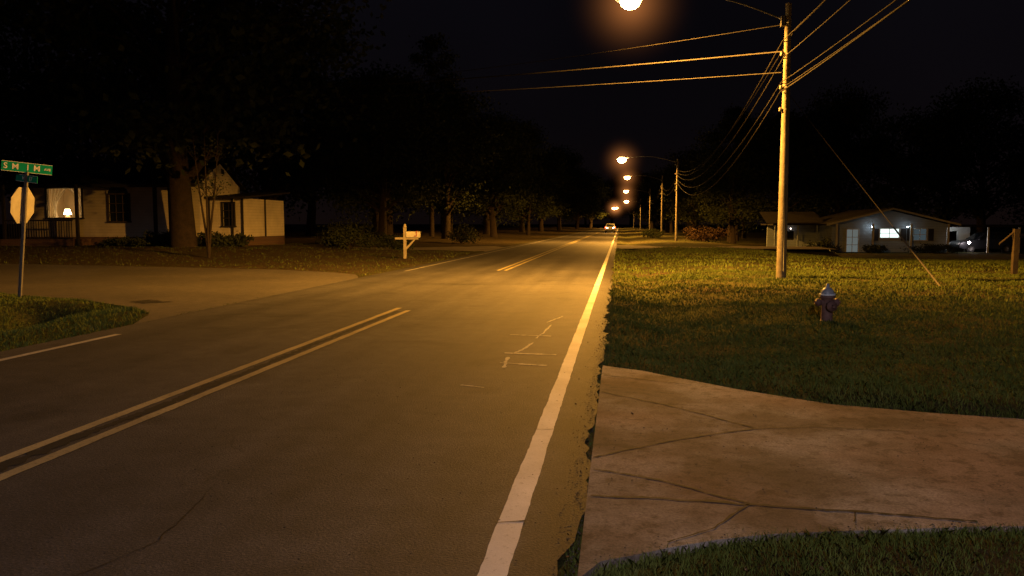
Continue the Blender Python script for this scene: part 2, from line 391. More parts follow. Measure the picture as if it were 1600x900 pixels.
region(-.25,5.0,2.2,4.5,7500,.034,.004)
region(-.25,8,6.6,11,3200,.045,.006)
region(-.25,11,11,16,1400,.05,.009)
region(-.25,14,16,26,520,.06,.015)
region(-.25,24,26,52,60,.08,.035)
region(-16,-7.65,5,16.5,900,.06,.012)
region(-34,-7.65,24,46,18,.05,.03)
n=3500; x=rng.uniform(-.1,5,n); y=np.interp(x,LX,LY)-rng.uniform(-.05,.06,n); VV.append(blades(x,y,.055,.005))
n=1800; x=rng.uniform(-.1,6,n); y=np.interp(x,HX,HY)+rng.uniform(-.03,.08,n); VV.append(blades(x,y,.055,.006))
n=2200; y=np.concatenate([rng.uniform(2.5,8.8,n//3),rng.uniform(8.8,20,2*n//3)]); x=-.2+rng.normal(.03,.035,len(y)); VV.append(blades(x,y,.035,.006))
V=np.concatenate(VV); nb=len(V)//5
me=bpy.data.meshes.new('grass'); me.vertices.add(len(V)); me.vertices.foreach_set('co',V.ravel())
me.loops.add(nb*5); me.loops.foreach_set('vertex_index',np.arange(nb*5)); me.polygons.add(nb)
me.polygons.foreach_set('loop_start',np.arange(nb)*5); me.polygons.foreach_set('loop_total',np.full(nb,5))
me.materials.append(m_blade); me.update(calc_edges=True); me.validate(); link('grass',me)

# ---------------------------------------------------------------- trees
def tree_mesh(name,H,trunk_r,crown_z,rx,rz,nclump,nleaf,lsize,seed=1):
    random.seed(seed); b=MB()
    pts=[(0,0,-.3),(0,0,0),(.02*H*random.uniform(-1,1),.02*H*random.uniform(-1,1),H*.25),(.04*H*random.uniform(-1,1),.03*H*random.uniform(-1,1),H*.5),(0,0,H*.8)]
    b.tube(pts,[trunk_r*1.5,trunk_r*1.15,trunk_r*.85,trunk_r*.6,trunk_r*.15],10,0)
    C=[]
    for i in range(nclump):
        a=random.uniform(0,2*math.pi); u=random.uniform(-.9,1); rr=math.sqrt(max(0,1-u*u))*random.uniform(.45,1.08)
        C.append((rx*rr*math.cos(a),rx*rr*math.sin(a),crown_z+rz*u))
    for i,c in enumerate(C):
        if i%2==0:
            z0=max(H*.2,min(c[2]-.25*rx,H*.7))*random.uniform(.75,1)
            t=min(1,z0/(H*.8)); r0=trunk_r*(1-.8*t)*.5
            mid=(c[0]*.5,c[1]*.5,(z0+c[2])/2+.04*H)
            b.tube([(0,0,z0),mid,c],[r0,r0*.55,r0*.15],6,0)
    cr=rx*.3; P=[]
    for c in C:
        k=int(nleaf*random.uniform(.5,1.4)); P.append(np.array(c)+rng.normal(size=(k,3))*np.array([cr,cr,cr*.6])*random.uniform(.6,1.1)*.6)
    b.leaves(np.concatenate(P),lsize,1)
    me=bpy.data.meshes.new(name); me.from_pydata(b.v,[],b.f); me.materials.append(m_bark); me.materials.append(m_leaf)
    me.polygons.foreach_set('material_index',b.m); me.polygons.foreach_set('use_smooth',b.sm); me.update(); return me
T=[tree_mesh('oak_a',14,.42,8.6,5.8,5.6,74,170,.15,seed=3),
   tree_mesh('oak_b',12,.32,6.9,4.8,5.0,66,170,.14,seed=8),
   tree_mesh('pine_c',17,.26,12.0,3.2,5.2,50,140,.14,seed=11)]
def tree(x,y,k,s=1,name='oak_tree',parent=None):
    z=float(terrain(np.array([x]),np.array([y]))[0])
    o=link(name,T[k],parent,(x,y,z-.05),(0,0,random.uniform(0,6.28))); o.scale=(s*random.uniform(.85,1.15),s*random.uniform(.85,1.15),s*random.uniform(.85,1.15)); return o
random.seed(21)
big=tree(-22.1,37.8,0,1.15); big.scale=(1.4,1.4,1.4)
for x,y,k,s in [(-20.6,66,1,1.1),(-17.5,57,1,1.0),(-16,72,0,1.0),(-14,88,1,1),(-17,101,0,1.1),(-13,113,1,.9),(-16.5,134,0,1.1),(-27,58,0,1.2),
                (12.5,90,1,.9),(14,103,0,.9),(11,121,1,1),(13.5,144,0,1),(19,96,0,1),(-36,54,0,1.2)]:
    tree(x,y,k,s)
for x,y,s in [(-19,79,1),(-31,60,1.1),(16,112,1)]: tree(x,y,2,s,'pine_tree')
dt=empty('distant_trees')
for x,y,k,s in [(-44,50,0,1.1),(-46,64,1,1.3),(-38,70,0,1.2),(-30,74,1,1.2),(-24,80,0,1.1),(-20,92,1,1.1),(-24,106,2,1.1),(-20,125,0,1.1),(-15,152,0,1.1),(-13,172,1,1.1),(-15,198,0,1.2),(-12,228,1,1.2),(-14,264,0,1.3),(-11,305,0,1.4),(-24,145,0,1.4),(-27,165,0,1.4),
                (14,164,0,1.1),(11,188,1,1.1),(14,218,0,1.2),(11,258,1,1.3),(12,305,0,1.4),(22,112,0,1.1),(26,100,0,1.1),(32,94,1,1.2),(39,92,0,1.1),(46,90,1,1.2),(54,86,0,1.2),(62,80,1,1.2),(66,68,0,1.1),(20,132,2,1.1),(29,118,0,1.3),(42,110,0,1.3),(56,102,0,1.3),
                (-54,58,1,1.2),(-58,46,0,1.2),(-62,36,1,1.1),(-4,420,0,1.8),(6,430,0,1.8),(-16,380,1,1.6),(14,370,0,1.6)]:
    tree(x,y,k,s,'tree',dt)
b=MB(); random.seed(5); tips=[]
for i in range(4):
    a=random.uniform(0,6.28); dx=math.cos(a)*random.uniform(.2,.5); dy=math.sin(a)*.4
    p=[(0,0,-.1),(dx*.25,dy*.25,1.2),(dx*.7,dy*.6,2.6),(dx*1.1,dy,4.2),(dx*1.3,dy*1.1,5.4)]
    b.tube(p,[.06,.05,.038,.022,.008],7,0)
    for q in p[2:]:
        for j in range(4):
            a2=random.uniform(0,6.28); e=(q[0]+math.cos(a2)*.4,q[1]+math.sin(a2)*.4,q[2]+random.uniform(.3,.8)); b.tube([q,e],[.016,.004],5,0); tips.append(e)
b.leaves(np.concatenate([np.array(t)+rng.normal(size=(16,3))*.2 for t in tips]),.045,1)
b.build('young_tree',[m_bark,m_leaf],None,(-17.9,32.6,.12))
def shrub(name,x,y,rx,ry,h,n=1500,ls=.07,mt=None):
    z=float(terrain(np.array([x]),np.array([y]))[0]); b=MB(); 
    for i in range(10):
        a=random.uniform(0,6.28); b.tube([(0,0,-.05),(rx*.6*math.cos(a),ry*.6*math.sin(a),h*.7)],[.03,.008],5,0)
    k=26; P=[]
    for i in range(k):
        a=random.uniform(0,6.28); r=math.sqrt(random.random()); c=np.array([rx*r*math.cos(a)*.85,ry*r*math.sin(a)*.85,h*random.uniform(.2,.85)*(1-.35*r)])
        P.append(c+rng.normal(size=(n//k,3))*np.array([rx*.14,ry*.2,h*.1]))
    b.leaves(np.concatenate(P),ls,1); b.build(name,[m_bark,mt or m_leaf],None,(x,y,z))
random.seed(9)
shrub('shrub',-23.8,38.6,1.5,.8,1.0); shrub('shrub',-21.2,38.9,.9,.6,.9); shrub('shrub',-26.5,39.2,1.2,.6,.6); shrub('shrub',-20.2,39.9,.8,.5,.7)
shrub('shrub',-13.6,47,1.3,1,1.3); shrub('shrub',-15.5,44,1.6,1.2,1.5); shrub('shrub',-17.5,50,2.5,2,2.2,2500); shrub('shrub',-12.5,62,1.6,1.6,1.8)
m_hedge=leafm('brown_hedge',[(.3,(.03,.018,.012)),(.7,(.06,.036,.024))],1.2)
shrub('hedge',7.4,72,2.2,.9,1.7,2600,.07,m_hedge); shrub('hedge',3.6,86,1.2,1,1.2)
shrub('shrub',16.3,66.5,1.4,.8,1.3); shrub('shrub',24.6,66.5,1.9,.6,.85); shrub('shrub',20.2,66.5,.9,.6,.8)

# ---------------------------------------------------------------- walls helper
def wall(b,x0,x1,y0,y1,z0,z1,ops,m):
    xb=sorted({x0,x1,*[o[0] for o in ops],*[o[1] for o in ops]}); zb=sorted({z0,z1,*[o[2] for o in ops],*[o[3] for o in ops]})
    for i in range(len(xb)-1):
        for j in range(len(zb)-1):
            cx=(xb[i]+xb[i+1])/2; cz=(zb[j]+zb[j+1])/2
            if any(o[0]<cx<o[1] and o[2]<cz<o[3] for o in ops): continue
            b.box(xb[i],xb[i+1],y0,y1,zb[j],zb[j+1],m)
def window(par,x0,x1,z0,z1,y,glass=None,mull=1,bars=1,trim=None,name='window'):
    b=MB(); t=.07
    b.box(x0-t,x1+t,y-.04,y+.06,z1,z1+t,0); b.box(x0-t-.04,x1+t+.04,y-.08,y+.06,z0-t,z0,0)
    b.box(x0-t,x0,y-.04,y+.06,z0,z1,0); b.box(x1,x1+t,y-.04,y+.06,z0,z1,0)
    for i in range(1,mull+1):
        c=x0+(x1-x0)*i/(mull+1); b.box(c-.02,c+.02,y+.03,y+.07,z0,z1,0)
    for i in range(1,bars+1):
        c=z0+(z1-z0)*i/(bars+1); b.box(x0,x1,y+.025,y+.065,c-.02,c+.02,0)
    if glass: b.quad((x0,y+.09,z0),(x1,y+.09,z0),(x1,y+.09,z1),(x0,y+.09,z1),1)
    return b.build(name,[trim or m_trim,glass or m_glass],par)

# ---- left house: main gabled block + lower wing
H1=empty('brick_and_siding_house')
XE=-22.4
b=MB(); b.box(-33,XE,40,44.6,0,.9,0); b.box(XE+.002,-20.3,40.8,46,0,.9,0); b.build('foundation',[m_brick],H1)
b=MB(); ops=[(-31.4,-29.3,1.95,3.55),(-27.7,-26.5,1.75,3.2)]
wall(b,-33,XE,40.02,40.2,.9,3.72,ops,0)
b.box(-33,-32.8,40.2,44.6,.9,3.72,0); b.box(XE-.2,XE,40.2,44.6,.9,3.72,0); b.box(-32.8,XE-.2,44.4,44.6,.9,3.72,0)
b.add([(-33,40.02,3.72),(-33,44.6,3.72),(-33,42.3,5.0)],[(0,1,2)]); b.add([(XE,40.02,3.72),(XE,44.6,3.72),(XE,42.3,5.0)],[(0,1,2)])
wall(b,XE+.01,-20.3,40.82,41,.9,3.0,[(-21.5,-20.85,1.5,2.75)],0); b.box(-20.5,-20.3,41,46,.9,3.0,0)
b.build('walls',[m_cream],H1)
b=MB()
for ya,yb in((39.5,42.3),(45.1,42.3)):
    za,zb=3.62,5.12
    vs=[(-33.5,ya,za),(XE+.12,ya,za),(XE+.12,yb,zb),(-33.5,yb,zb)]; vs+=[(x,y,z+.12) for x,y,z in vs]
    b.add(vs,[(0,1,2,3),(4,5,6,7),(0,1,5,4),(1,2,6,5),(3,0,4,7)])
vs=[(XE+.03,40.4,2.98),(-20.0,40.4,2.98),(-20.0,46.3,3.45),(XE+.03,46.3,3.45)]; vs+=[(x,y,z+.1) for x,y,z in vs]
b.add(vs,[(0,1,2,3),(4,5,6,7),(0,1,5,4),(1,2,6,5),(3,0,4,7)])
b.build('roof',[m_shingle],H1)
b=MB(); b.box(-33.5,XE+.1,39.42,39.49,3.56,3.76,0)
for x in(-24.95,): b.box(x-.09,x+.09,39.9,40.0,.9,3.6,0)
for x in(-22.3,-20.95,-20.36): b.box(x-.05,x+.05,40.74,40.80,.3,2.98,0)
b.box(-20.28,-20.22,43.3,43.4,.9,3.0,0)
b.build('fascia_and_downpipes',[m_shut],H1)
window(H1,-27.7,-26.5,1.75,3.2,39.98,m_glass,2,2,m_fence,'arched_window')
b=MB(); n=14; c=(-27.1,3.27); vs=[(c[0],39.955,c[1])]+[(c[0]+.6*math.cos(math.pi*i/n),39.955,c[1]+.42*math.sin(math.pi*i/n)) for i in range(n+1)]
b.add(vs,[(0,i+1,i+2) for i in range(n)],1)
for i in range(n):
    a0,a1=math.pi*i/n,math.pi*(i+1)/n
    P=lambda r,a,y:(c[0]+r*math.cos(a),y,c[1]+r*.7*math.sin(a))
    b.add([P(.6,a0,39.93),P(.68,a0,39.93),P(.68,a1,39.93),P(.6,a1,39.93)],[(0,1,2,3)],0)
b.build('window_arch',[m_trim,m_glass],H1)
window(H1,-21.5,-20.85,1.5,2.75,40.78,m_glass,1,2,m_shut,'window')
window(H1,-31.4,-29.3,1.95,3.55,39.98,None,0,0,m_shut,'lit_window')
b=MB(); b.quad((-31.9,42.0,1.2),(-29.1,42.0,1.2),(-29.1,42.0,3.7),(-31.9,42.0,3.7)); b.quad((-31.9,40.2,3.68),(-29.1,40.2,3.68),(-29.1,42.0,3.68),(-31.9,42.0,3.68))
b.quad((-31.9,40.2,1.2),(-31.9,42.0,1.2),(-31.9,42.0,3.7),(-31.9,40.2,3.7)); b.quad((-29.1,40.2,1.2),(-29.1,42.0,1.2),(-29.1,42.0,3.7),(-29.1,40.2,3.7)); b.quad((-31.9,40.2,1.2),(-29.1,40.2,1.2),(-29.1,42.0,1.2),(-31.9,42.0,1.2))
b.build('room',[m_room],H1)
b=MB(); lx_,ly_=-30.75,40.75; b.lathe((lx_,ly_,1.9),[(.04,0),(.13,.03),(.12,.12),(.05,.2),(.03,.25)],12,0); b.lathe((lx_,ly_,2.13),[(.21,0),(.12,.30)],14,1); b.box(lx_-.5,lx_+.5,40.55,41.1,1.82,1.9,0)
b.build('table_lamp',[m_room,m_shade],H1)
mc,nt,bs=newmat('curtain_fabric'); bs.inputs['Base Color'].default_value=(.85,.8,.68,1); bs.inputs['Roughness'].default_value=.9
tr=nt.nodes.new('ShaderNodeBsdfTranslucent'); tr.inputs[0].default_value=(.9,.84,.68,1); mx=nt.nodes.new('ShaderNodeMixShader'); mx.inputs[0].default_value=.65
nt.links.new(bs.outputs[0],mx.inputs[1]); nt.links.new(tr.outputs[0],mx.inputs[2]); nt.links.new(mx.outputs[0],nt.nodes['Material Output'].inputs[0])
b=MB()
for sgn in(-1,1):
    rows=14; cols=22; vs=[]
    for j in range(rows+1):
        t=j/rows; w=1.0*(1-.72*math.sin(min(1,t/.75)*math.pi/2)) if t<.75 else 1.0*(.28+.12*(t-.75)/.25)
        for i in range(cols+1):
            u=i/cols; vs.append((-30.35+sgn*(1.03-w*u),40.28+.035*math.sin(u*26),3.55-1.58*t))
    b.add(vs,[(j*(cols+1)+i,j*(cols+1)+i+1,(j+1)*(cols+1)+i+1,(j+1)*(cols+1)+i) for j in range(rows) for i in range(cols)],0,True)
b.build('curtains',[mc],H1)
b=MB(); b.box(-33.0,-28.9,38.6,38.66,1.75,1.83,0); b.box(-33.0,-28.9,38.6,38.66,.8,.86,0)
for i in range(28): x=-32.95+i*.148; b.box(x-.015,x+.015,38.615,38.645,.86,1.75,0)
for x in(-32.9,-28.6): b.box(x-.07,x+.07,38.55,38.69,.3,3.7,0)
b.box(-33.1,-28.8,38.5,39.98,.3,.78,1); b.build('porch_railing',[m_shut,m_brick],H1)

# ---- right house
zb=-.85
H2=empty('ranch_house')
b=MB(); ops=[(18.5,19.4,zb+.1,1.15),(21.1,22.55,.5,1.2),(23.7,24.65,.3,1.2)]
wall(b,17.3,26.2,68,68.2,zb,1.6,ops,0)
b.add([(17.3,68,1.6),(26.2,68,1.6),(21.75,68,2.72)],[(0,1,2)]); b.box(17.3,17.5,68.2,79,zb,1.6,0); b.box(26.0,26.2,68.2,79,zb,1.6,0); b.box(17.5,26,78.8,79,zb,1.6,0)
b.build('walls',[m_grey],H2)
b=MB()
for sx in(-1,1):
    vs=[(21.75,67,2.9),(21.75+sx*5.1,67,1.6),(21.75+sx*5.1,79.5,1.6),(21.75,79.5,2.9)]; vs+=[(x,y,z-.12) for x,y,z in vs]
    b.add(vs,[(0,1,2,3),(4,5,6,7),(0,4,5,1),(1,5,6,2)],0)
    b.add([(21.75,66.98,2.9),(21.75+sx*5.1,66.98,1.6),(21.75+sx*5.1,66.98,1.45),(21.75,66.98,2.75)],[(0,1,2,3)],1)
b.build('roof',[m_shingle,m_trim],H2)
b=MB(); 
for x in(17.5,20.3,23.2,26.0): b.box(x-.07,x+.07,67.1,67.24,zb,1.62,0)
b.box(17,26.6,66.9,68,zb-.3,zb+.12,1); b.build('porch_posts',[m_trim,m_conc2],H2)
window(H2,21.1,22.55,.5,1.2,67.98,m_winlit,1,1,m_trim,'bright_window')
window(H2,18.5,19.4,zb+.12,1.15,67.98,emis('door_glow',(.55,.62,.58),.2),1,2,m_trim,'glazed_door')
window(H2,23.7,24.65,.3,1.2,67.98,emis('dim_window',(.4,.55,.62),.10),1,1,m_trim,'window')
for x in(23.35,25.0,20.75,22.9):
    bb=MB(); bb.box(x-.2,x+.2,67.93,67.985,.25,1.22,0); bb.build('shutter',[m_shut],H2)
b=MB(); wall(b,26.2,29.2,71,71.15,zb,1.35,[(27.5,28.2,zb,1.0)],0); b.box(26.2,31.5,67.3,72,1.36,1.48,1)
for x in(29.1,31.4): b.box(x-.06,x+.06,67.4,67.52,zb,1.36,0)
b.build('carport',[m_trim,m_shingle],H2)
b=MB(); wall(b,12.9,17.3,72,72.2,zb,1.5,[(14.4,15.2,.2,1.0)],0); b.box(12.5,17.3,67.2,73,1.5,1.62,1)
b.add([(12.5,70,1.62),(17.3,70,1.62),(17.3,74,2.7),(12.5,74,2.7)],[(0,1,2,3)],1)
for x in(12.7,14.5,16): b.box(x-.05,x+.05,67.3,67.4,zb,1.5,0)
b.build('side_porch',[m_grey,m_shingle],H2)
def bulb(par,p,r,mt,name='porch_light'):
    b=MB(); b.lathe(p,[(r*.5,-r),(r,-r*.4),(r,.3*r),(r*.5,r)],10,0); b.box(p[0]-r*.6,p[0]+r*.6,p[1]-r*.6,p[1]+r*.6,p[2]+r*1.05,p[2]+r*1.5,1); b.build(name,[mt,m_dark],par)
bulb(H2,(26.9,70.2,1.1),.07,m_porch); bulb(H2,(20.3,67.5,1.35),.04,emis('porch_bulb_dim',(.8,.93,1),90)); bulb(H2,(23.0,67.4,1.38),.03,emis('added_gable_bulb',(.8,.93,1),110)); bulb(H2,(14.8,71.6,1.2),.04,emis('warm_bulb',(1,.75,.6),20)); bulb(H2,(27.9,67.9,.1),.09,emis('yard_bulb',(1,.85,.85),100),'yard_light')  # the smallest bulb is added to brighten the gable front

# ---------------------------------------------------------------- utility poles, lamps, wires
def pole(x,y,h,r=.13,z=None):
    z0=float(terrain(np.array([x]),np.array([y]))[0]); P=empty('utility_pole',(x,y,z0))
    h=h-z0; b=MB(); b.tube([(0,0,-.3),(0,0,0),(0,0,h*.5),(0,0,h)],[r*1.1,r*1.05,r*.85,r*.6],14,0); b.build('pole_shaft',[m_wood],P)
    b=MB()
    for k in(.62,.70,.82,.93):
        b.tube([(-.12,-.02,h*k),(.0,-.1,h*k)],.02,8,1); b.lathe((-.15,-.03,h*k-.05),[(.03,0),(.05,.03),(.03,.06),(.045,.09),(.02,.11)],10,0)
    b.tube([(.03,-r*.95,.2),(.03,-r*.9,2.6)],.018,6,1); b.build('insulators',[m_galv,m_dark],P)
    return P
def lamp(y,px,lx,za,zl,mt,s=1.0,power=9000,col=SOD,halo=None,asym=True):
    P=empty('street_lamp',(lx,y,zl)); b=MB()
    pts=[]
    for i in range(15):
        t=i/14; x=(px-lx)*(1-t)+.35*t; zz=(za-zl)*(1-t)+.12*t+.30*math.sin(t*math.pi)
        pts.append((x,0,zz))
    b.tube(pts,.022,8,0); b.box(px-lx-.12,px-lx-.02,-.08,.08,za-zl-.15,za-zl+.12,0); b.build('arm',[m_galv],P)
    b=MB(); b.tube([(.55,0,.13),(.4,0,.14),(.15,0,.16),(-.15,0,.15),(-.38,0,.10),(-.45,0,.07)],[.05,.09,.16,.19,.12,.03],14,0)
    b.build('lamp_housing',[m_alu],P)
    b=MB(); r=.19*s; n=16
    b.lathe((-.02,0,0),[(r*.15,-.16*s),(r*.55,-.14*s),(r*.85,-.09*s),(r,-.02),(r,.03)],n,0,1.1,1); b.build('glass_bowl',[mt],P)
    # distribution of the luminaire: cut-off towards the horizontal, weaker backward throw along the road
    ld=bpy.data.lights.new('lamp_light','SPOT'); ld.energy=power; ld.color=col; ld.spot_size=R(172); ld.spot_blend=.05; ld.shadow_soft_size=.12
    ld.use_nodes=True; nt=ld.node_tree; em=nt.nodes['Emission']
    tc=nt.nodes.new('ShaderNodeTexCoord'); sp=nt.nodes.new('ShaderNodeSeparateXYZ'); nt.links.new(tc.outputs['Normal'],sp.inputs[0])
    c=math_n(nt,'ABSOLUTE',sp.outputs[2]); 
    cut=math_n(nt,'DIVIDE',math_n(nt,'SUBTRACT',c,.05),.22,True); cut=math_n(nt,'POWER',cut,1.1)
    if asym:
        a=math_n(nt,'MINIMUM',math_n(nt,'MAXIMUM',math_n(nt,'ADD',math_n(nt,'MULTIPLY',sp.outputs[1],1.0),1.30),.38),1.0)
        cut=math_n(nt,'MULTIPLY',cut,a)
    nt.links.new(cut,em.inputs['Strength'])
    link('lamp_light',ld,P,(-.02,0,-.22*s))
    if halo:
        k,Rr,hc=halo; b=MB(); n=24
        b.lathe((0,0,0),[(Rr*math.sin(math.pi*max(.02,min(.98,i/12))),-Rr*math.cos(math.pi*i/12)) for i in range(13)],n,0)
        b.build('painted_lamp_glow',[halo_mat('painted_glow_volume',hc,k,Rr*.97)],P,(0,0,-.05))  # self-emitting sphere, paints a soft halo around the lamp head
    return P
HC=(1,.33,.08)
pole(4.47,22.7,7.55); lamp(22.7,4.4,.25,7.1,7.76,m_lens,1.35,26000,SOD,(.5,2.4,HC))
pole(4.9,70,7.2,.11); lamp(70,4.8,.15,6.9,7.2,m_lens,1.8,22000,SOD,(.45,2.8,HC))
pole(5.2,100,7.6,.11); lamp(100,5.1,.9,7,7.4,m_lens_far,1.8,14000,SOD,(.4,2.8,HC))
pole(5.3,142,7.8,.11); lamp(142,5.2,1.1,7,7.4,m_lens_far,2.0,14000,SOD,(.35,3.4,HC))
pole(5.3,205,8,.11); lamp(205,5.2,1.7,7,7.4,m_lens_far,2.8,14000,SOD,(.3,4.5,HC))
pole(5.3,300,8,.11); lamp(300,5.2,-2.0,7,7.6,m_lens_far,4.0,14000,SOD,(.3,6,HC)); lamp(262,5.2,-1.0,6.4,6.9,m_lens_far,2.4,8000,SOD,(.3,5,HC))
pole(4.6,-12,8.0); lamp(-12,4.5,.4,7.1,7.9,m_lens_near,1,5200,(1,.80,.84),None,False)  # unseen lamp added behind the camera to light the foreground; its pole carries wires
pole(-42,56,12.2,.16)
def wire(b,p,q,sag,r=.014,n=26):
    p=np.array(p,float); q=np.array(q,float)
    b.tube([p+(q-p)*t-np.array([0,0,4*sag*t*(1-t)]) for t in np.linspace(0,1,n)],r,5,0)
b=MB()
A=[(4.33,22.65,6.55),(4.36,22.62,6.1),(4.33,22.65,5.45),(4.36,22.6,5.3),(4.62,22.65,6.8)]
B=[(4.8,69.9,6.1),(4.8,69.9,5.9),(4.8,69.9,5.6),(4.8,69.9,5.35),(5.0,69.9,6.2)]
for a,c,sg in zip(A,B,(1.5,1.6,1.7,2.0,1.3)): wire(b,a,c,sg,.015)
C=[(4.75,-12,6.7),(4.7,-12,6.3),(4.5,-12,5.5),(4.7,-12,5.4),(4.9,-12,7.0)]
for a,c,sg in zip(A,C,(.25,.3,.35,.3,.25)): wire(b,a,c,sg,.011)
wire(b,(4.33,22.65,5.2),(4.3,-12,5.3),.3,.016)
for y0,y1 in((70,100),(100,142),(142,205),(205,300)):
    for z in(6.1,5.6): wire(b,(5,y0,z),(5.25,y1,z),.9,.02)
b.build('power_lines',[m_wire])
b=MB(); wire(b,(4.4,22.7,7.0),(-42,56,12.0),1.0,.010,40); wire(b,(4.33,22.7,6.28),(-42,56,11.8),.55,.020,40); wire(b,(4.33,22.7,5.72),(-42,56,11.5),.55,.012,40)
b.build('cross_road_wires',[m_wire])
b=MB(); b.tube([(7.7,20,0),(4.55,22.65,5.1)],.008,6,0); p=np.array([7.7,20,0]);q=np.array([4.55,22.65,5.1]); b.tube([p,p+(q-p)*.30],.022,8,1); b.build('guy_wire',[m_wire,m_yguard])

# ---------------------------------------------------------------- street sign
z0=float(terrain(np.array([-12.92]),np.array([15.5]))[0])
S=empty('stop_sign_post',(-12.92,15.5,z0),(0,R(6.6),0))
b=MB(); b.box(-.035,.035,-.012,.012,-.3,2.75,0); b.box(-.035,-.025,-.03,-.012,-.3,2.75,0); b.box(.025,.035,-.03,-.012,-.3,2.75,0); b.build('post',[m_galv],S)
def octa(par,z,r,yaw):
    b=MB(); vs=[]
    for rr,x in((r,-.055),(r,-.051),(r*.93,-.0565)):
        for k in range(8):
            t=math.pi/8+k*math.pi/4; vs.append((x,rr*math.cos(t),z+rr*math.sin(t)))
    b.add(vs,[tuple(range(8,16))],0); b.add(vs,[tuple(range(8))],1); b.add(vs,[tuple(range(16,24))],2)
    b.add(vs,[(k,(k+1)%8,8+(k+1)%8,8+k) for k in range(8)],0)
    b.box(-.051,-.035,-.05,.05,z-.25,z-.21,0); b.box(-.051,-.035,-.05,.05,z+.21,z+.25,0)
    b.build('octagon_plate',[m_alu,m_signw,m_red],par,None,(0,0,yaw)); 
    t=bpy.data.curves.new('stop_text','FONT'); t.body='STOP'; t.size=.34; t.align_x='CENTER'; t.align_y='CENTER'; t.materials.append(m_signw)
    link('lettering',t,par,(-.0595,0,z),(R(90),0,R(-90)+yaw))
octa(S,2.02,.42,R(6))
def blade(par,z,L,hh,ang,text):
    E=link('street_name_plate',None,par,(0,0,z),(0,0,ang)); b=MB()
    b.box(-L/2,L/2,-.004,.004,-hh/2,hh/2,0); 
    e=.008
    b.box(-L/2,L/2,-.0055,-.0041,hh/2-e,hh/2,1); b.box(-L/2,L/2,-.0055,-.0041,-hh/2,-hh/2+e,1)
    b.box(-.03,.03,-.015,.015,-hh/2-.06,-hh/2,2); b.build('plate',[m_green,m_signw,m_galv],E)
    for txt,x,s in text:
        t=bpy.data.curves.new('text','FONT'); t.body=txt; t.size=s; t.align_x='CENTER'; t.align_y='CENTER'; t.offset=.002; t.materials.append(m_signw)
        link('lettering',t,E,(x,-.0075,0),(R(90),0,0))
blade(S,2.83,.95,.21,R(50),[('S',-.40,.17),('M',-.22,.17),('1',.01,.17),('M',.18,.17),('AVE',.38,.07)])
blade(S,2.60,.72,.15,R(-18),[('M',-.1,.10),('ST',.15,.10)])

# ---------------------------------------------------------------- mailbox
z0=float(terrain(np.array([-9.65]),np.array([34.9]))[0]); Mx=empty('mailbox',(-9.65,34.9,z0))
b=MB(); b.box(-.06,.06,-.06,.06,-.2,1.42,0); b.lathe((0,0,1.42),[(.085,0),(.085,.03),(.04,.05),(.065,.09),(.03,.14)],10,0)
b.box(-.45,.62,-.05,.05,.86,.95,0); b.add([(-.0,-.03,.45),(.0,.03,.45),(.42,.03,.86),(.42,-.03,.86),(.06,-.03,.38),(.06,.03,.38),(.5,.03,.86),(.5,-.03,.86)],[(0,1,2,3),(4,5,6,7),(0,3,7,4),(1,2,6,5)],0)
b.build('post',[m_post],Mx)
b=MB(); n=10
poly=[(-.1,.0),(.1,.0),(.1,.17)]+[(.1*math.cos(math.pi*i/n),.17+.1*math.sin(math.pi*i/n)) for i in range(1,n)]+[(-.1,.17)]
b.prism([(y,z+.955) for y,z in poly],.08,.68,0); b.prism([(y*1.05,(z-.1)*1.05+.1+.955) for y,z in poly],.68,.70,0); b.box(.45,.58,-.125,-.115,1.0,1.03,1); b.box(.55,.58,-.125,-.115,1.03,1.25,1); b.build('box',[m_mail,m_red],Mx)

# ---------------------------------------------------------------- hydrant
z0=float(terrain(np.array([3.2]),np.array([12.7]))[0]); Hy=empty('fire_hydrant',(3.2,12.7,z0-.05),(0,0,R(12)))
b=MB(); b.lathe((0,0,0),[(.13,0),(.15,.0),(.15,.035),(.10,.045),(.088,.08),(.085,.30),(.088,.36),(.098,.40),(.115,.41),(.115,.435),(.10,.445)],24,0)
for k in range(8):
    t=k*math.pi/4; b.lathe((.125*math.cos(t),.125*math.sin(t),.035),[(.014,0),(.014,.015)],6,0)
for sx in(-1,1):
    b.tube([(sx*.06,0,.335),(sx*.13,0,.335),(sx*.135,0,.335),(sx*.145,0,.335),(sx*.175,0,.335),(sx*.18,0,.335),(sx*.205,0,.335)],[.05,.05,.065,.065,.06,.022,.022],14,0)
b.tube([(0,-.06,.29),(0,-.135,.29),(0,-.14,.29),(0,-.175,.29),(0,-.18,.29),(0,-.21,.29)],[.065,.065,.085,.08,.026,.026],16,0)
b.build('barrel',[m_hyd],Hy)
b=MB(); b.lathe((0,0,.446),[(.117,0),(.117,.024)],24,1); b.lathe((0,0,.4705),[(.10,0),(.098,.012),(.088,.05),(.062,.085),(.03,.10),(.03,.11),(.024,.115),(.022,.155),(.0,.157)],24,0)
for k in range(8):
    t=k*math.pi/4+.2; b.lathe((.106*math.cos(t),.106*math.sin(t),.022),[(.009,.449),(.009,.46)],6,0)
b.build('bonnet',[m_hydtop,m_hydband],Hy)

z0=float(terrain(np.array([11.5]),np.array([25]))[0]); W=empty('wooden_fence_post',(11.55,25,z0))
b=MB(); b.box(-.07,.07,-.07,.07,-.2,1.35,0); b.box(.07,2.4,-.03,.03,1.1,1.22,0); b.box(.07,2.4,-.03,.03,.5,.62,0); b.box(2.4,2.54,-.07,.07,-.2,1.3,0)
b.tube([(-.45,0,.9),(-.07,0,1.25)],.03,6,0); b.build('post',[m_fence],W)

